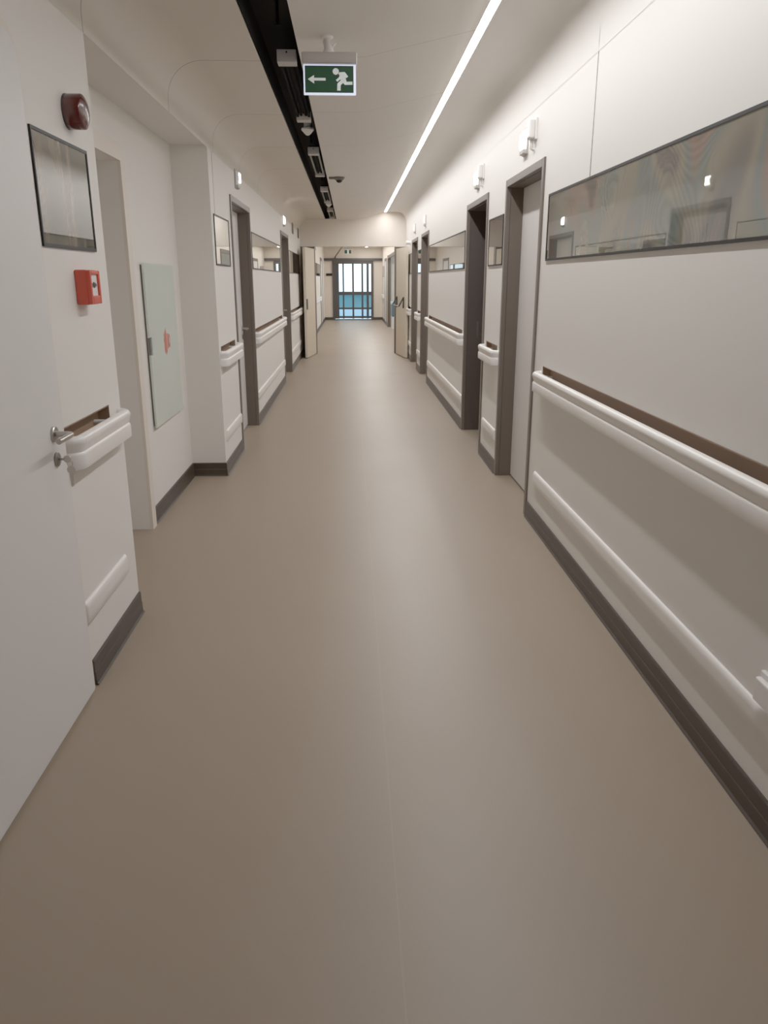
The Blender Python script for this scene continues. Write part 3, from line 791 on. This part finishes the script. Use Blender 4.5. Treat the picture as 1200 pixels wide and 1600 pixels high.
# ------------------------------------------------------------------ beyond the double doors
# glazed exit door
gd = thing('door_10', (.1, YE, 0), 'blue grey framed glass exit door glowing with daylight at the far end', 'door', kind='structure')
yf0, yf1 = YE - .06, YE + .06
f = MB(); 
f.box(EX0 - .02, EX0 + .07, yf0, yf1, 0, 2.20); f.box(EX1 - .07, EX1 + .02, yf0, yf1, 0, 2.20)
f.build('frame', M['endframe'], gd)
f = MB(); f.box(EX0 + .07, EX1 - .07, yf0, yf1, 2.075, 2.20); f.box(X2L + .002, X2R - .002, YE - .09, YE - .001, 2.185, 2.28); f.build('header_track', M['endframe'], gd)
k = 30.8 / 30.0
def xs_(v): return v * k
bars = [(-.60, -.415, 'blue'), (-.284, -.224, 0), (.074, .145, 0), (.42, .491, 0), (.611, .70, 'blue')]
f = MB()
for x0, x1, c_ in bars: f.box(xs_(x0) if c_ != 'blue' or x0 > 0 else EX0 + .07, xs_(x1), YE - .03, YE + .03, .05, 2.075)
for z0, z1 in ((.0, .035), (.07, .15), (.93, 1.06), (.40, .47)): f.box(EX0 + .07, EX1 - .07, YE - .028, YE + .028, z0, z1)
f.build('mullions', M['blueframe'], gd)
for x0, x1 in ((-.415, -.284), (-.224, .074), (.145, .42), (.491, .611), (.70, .79)):
    g = MB(); g.box(xs_(x0), xs_(x1), YE - .004, YE + .004, .1, 2.08); g.build('pane', M['glass'], gd, smooth=0)
# outside: teal parapet and pale slab
a = MB(); a.box(-3, 3, YE + .25, 36, -.1, -.02)
tag(a.build('terrace_slab', M['paleblue'], smooth=0), 'pale blue terrace floor outside the glass exit door', 'terrace', kind='structure')
a = MB(); a.box(-3, 3, 33.2, 33.3, .33, .86); a.box(-3, 3, 33.16, 33.34, .86, .93); a.box(-3, 3, 33.18, 33.32, 0, .33, 1)
tag(a.build('wall_terrace', [M['teal'], M['paleblue']], smooth=0), 'teal parapet outside the glass exit door', 'wall', kind='structure')

# far exit sign and, behind it, a thin dark diagonal tube
e2 = thing('exit_sign', (-.065, 28, 2.35), 'tiny green exit sign hanging over the far glass door', 'exit sign')
a = MB(); a.box(-.185, .055, 27.98, 28.0, 2.35, 2.49); a.build('panel', M['signw'], e2)
a = MB(); a.box(-.18, -.085, 27.976, 27.98, 2.36, 2.48); a.box(-.03, .05, 27.976, 27.98, 2.36, 2.48); a.build('green_field', M['green'], e2)
a = MB(); a.box(-.19, .06, 27.96, 28.02, 2.49, 2.53); a.build('housing', M['greyp'], e2)
a = MB(); a.tube([(-.065, 27.99, 2.53), (-.065, 27.99, 2.66)], .012, 8); a.build('ceiling_bracket', M['greyp'], e2)
st = MB(); st.tube([(-.25, 28.6, 2.62), (-.55, 30.5, 2.33), (-.56, 30.71, 2.30)], [.02, .02, .035], 8)
tag(st.build('door_closer_arm', M['frame_in']), 'thin dark diagonal strut above the far glass door', 'strut')
# dark wall rail left of the far door
a = MB(); a.box(X2L + .07, EX0 - .03, YE - .05, YE, 1.64, 1.73)
tag(a.build('wall_bar', M['blackp'], bevel=.01), 'short dark bar on the end wall left of the glass door', 'bar')

# left: glazed leaf standing ajar, and its opening
gl = thing('door_11', (-.9, 20.6, 0), 'black framed glazed door ajar on the left beyond the double doors', 'door', kind='structure')
gx0, gx1 = -.93, -.88
a = MB()
for q in (19.95, 20.72): a.box(gx0, gx1, q, q + .08, .012, 2.28)
for z0, z1 in ((.012, .14), (.95, 1.03), (2.2, 2.28)): a.box(gx0, gx1, 19.95, 20.8, z0, z1)
a.build('frame', M['blackm'], gl, .004)
a = MB(); a.box(gx0 + .02, gx1 - .02, 20.02, 20.73, .13, 2.21); a.build('pane', M['glass'], gl)
a = MB(); a.box(gx1, gx1 + .05, 20.25, 20.6, 2.22, 2.29); a.build('closer', M['whitep'], gl, .006)
# left far panel, handrail
def far_glass(x, s, y0, y1, label):
    r = thing('glass_panel', (x, (y0 + y1) / 2, PZ0), label, 'glass panel')
    a = MB(); a.box(x + s * .001, x + s * .005, y0 + .01, y1 - .01, PZ0 + .01, PZ1 - .01); a.build('pane', M['panel'], r, smooth=0)
    a = MB()
    for p in ((y0, y1, PZ1 - .014, PZ1), (y0, y1, PZ0, PZ0 + .014), (y0, y0 + .014, PZ0, PZ1), (y1 - .014, y1, PZ0, PZ1)): a.box(x + s * .0005, x + s * .008, *p)
    a.build('frame', M['blackp'], r, smooth=0)
def far_rail(x, s, y0, y1, label):
    r = thing('handrail', (x, (y0 + y1) / 2, .85), label, 'handrail')
    a = MB(); a.loft([[(x + s * p, yy, z) for p, z in RP] for yy in (y0 + .06, y1 - .06)]); a.build('rail', M['rail'], r, smooth=35)
    for yc_, sg_ in ((y0 + .06, -1), (y1 - .06, 1)):
        a = MB(); a.loft([[(x + s * max(p * math.cos(t_), .001), yc_ + sg_ * p * math.sin(t_), z) for p, z in RP] for t_ in [PI / 2 * i / 6 for i in range(7)]]); a.build('end_cap', M['railcap'], r, smooth=35)
far_glass(X2L, 1, 22.6, 26.2, 'glass panel on the left wall beyond the double doors')
far_rail(X2L, 1, 22.6, 26.3, 'white handrail on the left wall beyond the double doors')
far_glass(X2R, -1, 29.2, 30.5, 'glass panel on the right wall by the far glass door')
far_rail(X2R, -1, 28.9, 30.6, 'white handrail on the right wall by the far glass door')
def far_frame(num, x, s, y0, y1, label, zt=2.2, leaf=True):
    r = thing('door_%d' % num, (x, (y0 + y1) / 2, 0), label, 'door', kind='structure')
    a = MB(); a.box(x - s * .02, x + s * .02, y0, y0 + .09, 0, zt); a.box(x - s * .02, x + s * .02, y1 - .09, y1, 0, zt); a.box(x - s * .02, x + s * .02, y0 + .09, y1 - .09, zt - .09, zt)
    a.build('frame', M['frame_in'], r)
    if leaf:
        a = MB(); a.box(x - s * .01, x + s * .008, y0 + .09, y1 - .09, .01, zt - .09); a.build('leaf', M['leaf'], r)
    return r
far_frame(12, X2L, 1, 26.6, 28.2, 'framed grey door on the left near the far glass door')
far_frame(13, X2R, -1, 27.1, 28.5, 'framed grey door on the right near the far glass door')
# opening into the right bay: dark lining
r = far_frame(14, X2R, -1, 20.42, 26.28, 'wide dark framed opening into the bay right of the far corridor', 2.24, False)
a = MB(); a.box(X2R - .02, X2R + .08, 26.12, 26.2, 0, 2.25); a.build('lining', M['frame_in'], r)
# bay window and blue case
wn = thing('window_1', (3.7, 23.3, .9), 'bright window of the side bay', 'window', kind='structure')
a = MB(); 
for q in (20.5, 22.35, 24.2, 26.12): a.box(3.68, 3.76, q, q + .08, .9, 2.2)
a.box(3.68, 3.76, 20.5, 26.2, .9, .96); a.box(3.68, 3.76, 20.5, 26.2, 2.14, 2.2); a.build('frame', M['blueframe'], wn)
a = MB(); a.box(3.71, 3.72, 20.5, 26.2, .9, 2.2); a.build('pane', M['glass'], wn)
wn = thing('window_2', (-3.2, 20.6, .9), 'bright window of the left side room', 'window', kind='structure')
a = MB()
for q in (19.4, 21.72): a.box(-3.26, -3.18, q, q + .08, .9, 2.3)
a.box(-3.26, -3.18, 19.4, 21.8, .9, .96); a.box(-3.26, -3.18, 19.4, 21.8, 2.24, 2.3); a.build('frame', M['blueframe'], wn)
a = MB(); a.box(-3.23, -3.22, 19.4, 21.8, .9, 2.3); a.build('pane', M['glass'], wn)
bb = thing('storage_case', (1.6, 25.2, 0), 'blue case on a white base in the right side bay', 'case')
a = MB(); a.box(1.31, 1.95, 24.9, 25.6, .38, .75); a.build('body', M['bluebox'], bb, .02)
a = MB(); a.box(1.32, 1.94, 24.91, 25.59, .0, .38); a.build('base', M['whitep'], bb, .01)
a = MB(); a.box(1.29, 1.97, 24.88, 25.62, .75, .83); a.build('lid', M['paleblue'], bb, .015)

# number goes on the lit light as a print
C.objects.link(RN)
host = [o for o in C.objects if o.name.startswith('wall_lamp') and abs(o.location.y - 7.42) < .01][0]
RN.parent = host; RN.matrix_parent_inverse = Matrix.Translation(host.location).inverted()

# ------------------------------------------------------------------ camera
F, H = 1200.0, 1.5
th = math.atan2(363, 1200); yaw = math.atan2(53, math.hypot(1200, 363))
fw = Vector((math.sin(yaw) * math.cos(th), math.cos(yaw) * math.cos(th), -math.sin(th)))
rt = Vector((math.cos(yaw), -math.sin(yaw), 0)); up = rt.cross(fw)
cam = bpy.data.cameras.new('camera'); co = bpy.data.objects.new('camera', cam); C.objects.link(co)
cam.sensor_fit = 'VERTICAL'; cam.sensor_height = 24; cam.lens = 24 * F / 1600
cam.clip_start = .02; cam.clip_end = 200
R = Matrix((rt, up, -fw)).transposed()
co.matrix_world = Matrix.Translation((0, 0, H)) @ R.to_4x4()
bpy.context.scene.camera = co

# ------------------------------------------------------------------ world and colour
w = bpy.data.worlds.new('daylight'); bpy.context.scene.world = w; w.use_nodes = True
bg = w.node_tree.nodes['Background']; bg.inputs[0].default_value = (.86, .94, 1.0, 1); bg.inputs[1].default_value = 2.2
sc = bpy.context.scene
sc.view_settings.view_transform = 'Standard'; sc.view_settings.look = 'None'; sc.view_settings.exposure = 0.16; sc.view_settings.gamma = 1.42
sc.cycles.max_bounces = 10; sc.cycles.diffuse_bounces = 6; sc.cycles.sample_clamp_indirect = 6
sc.cycles.use_denoising = True
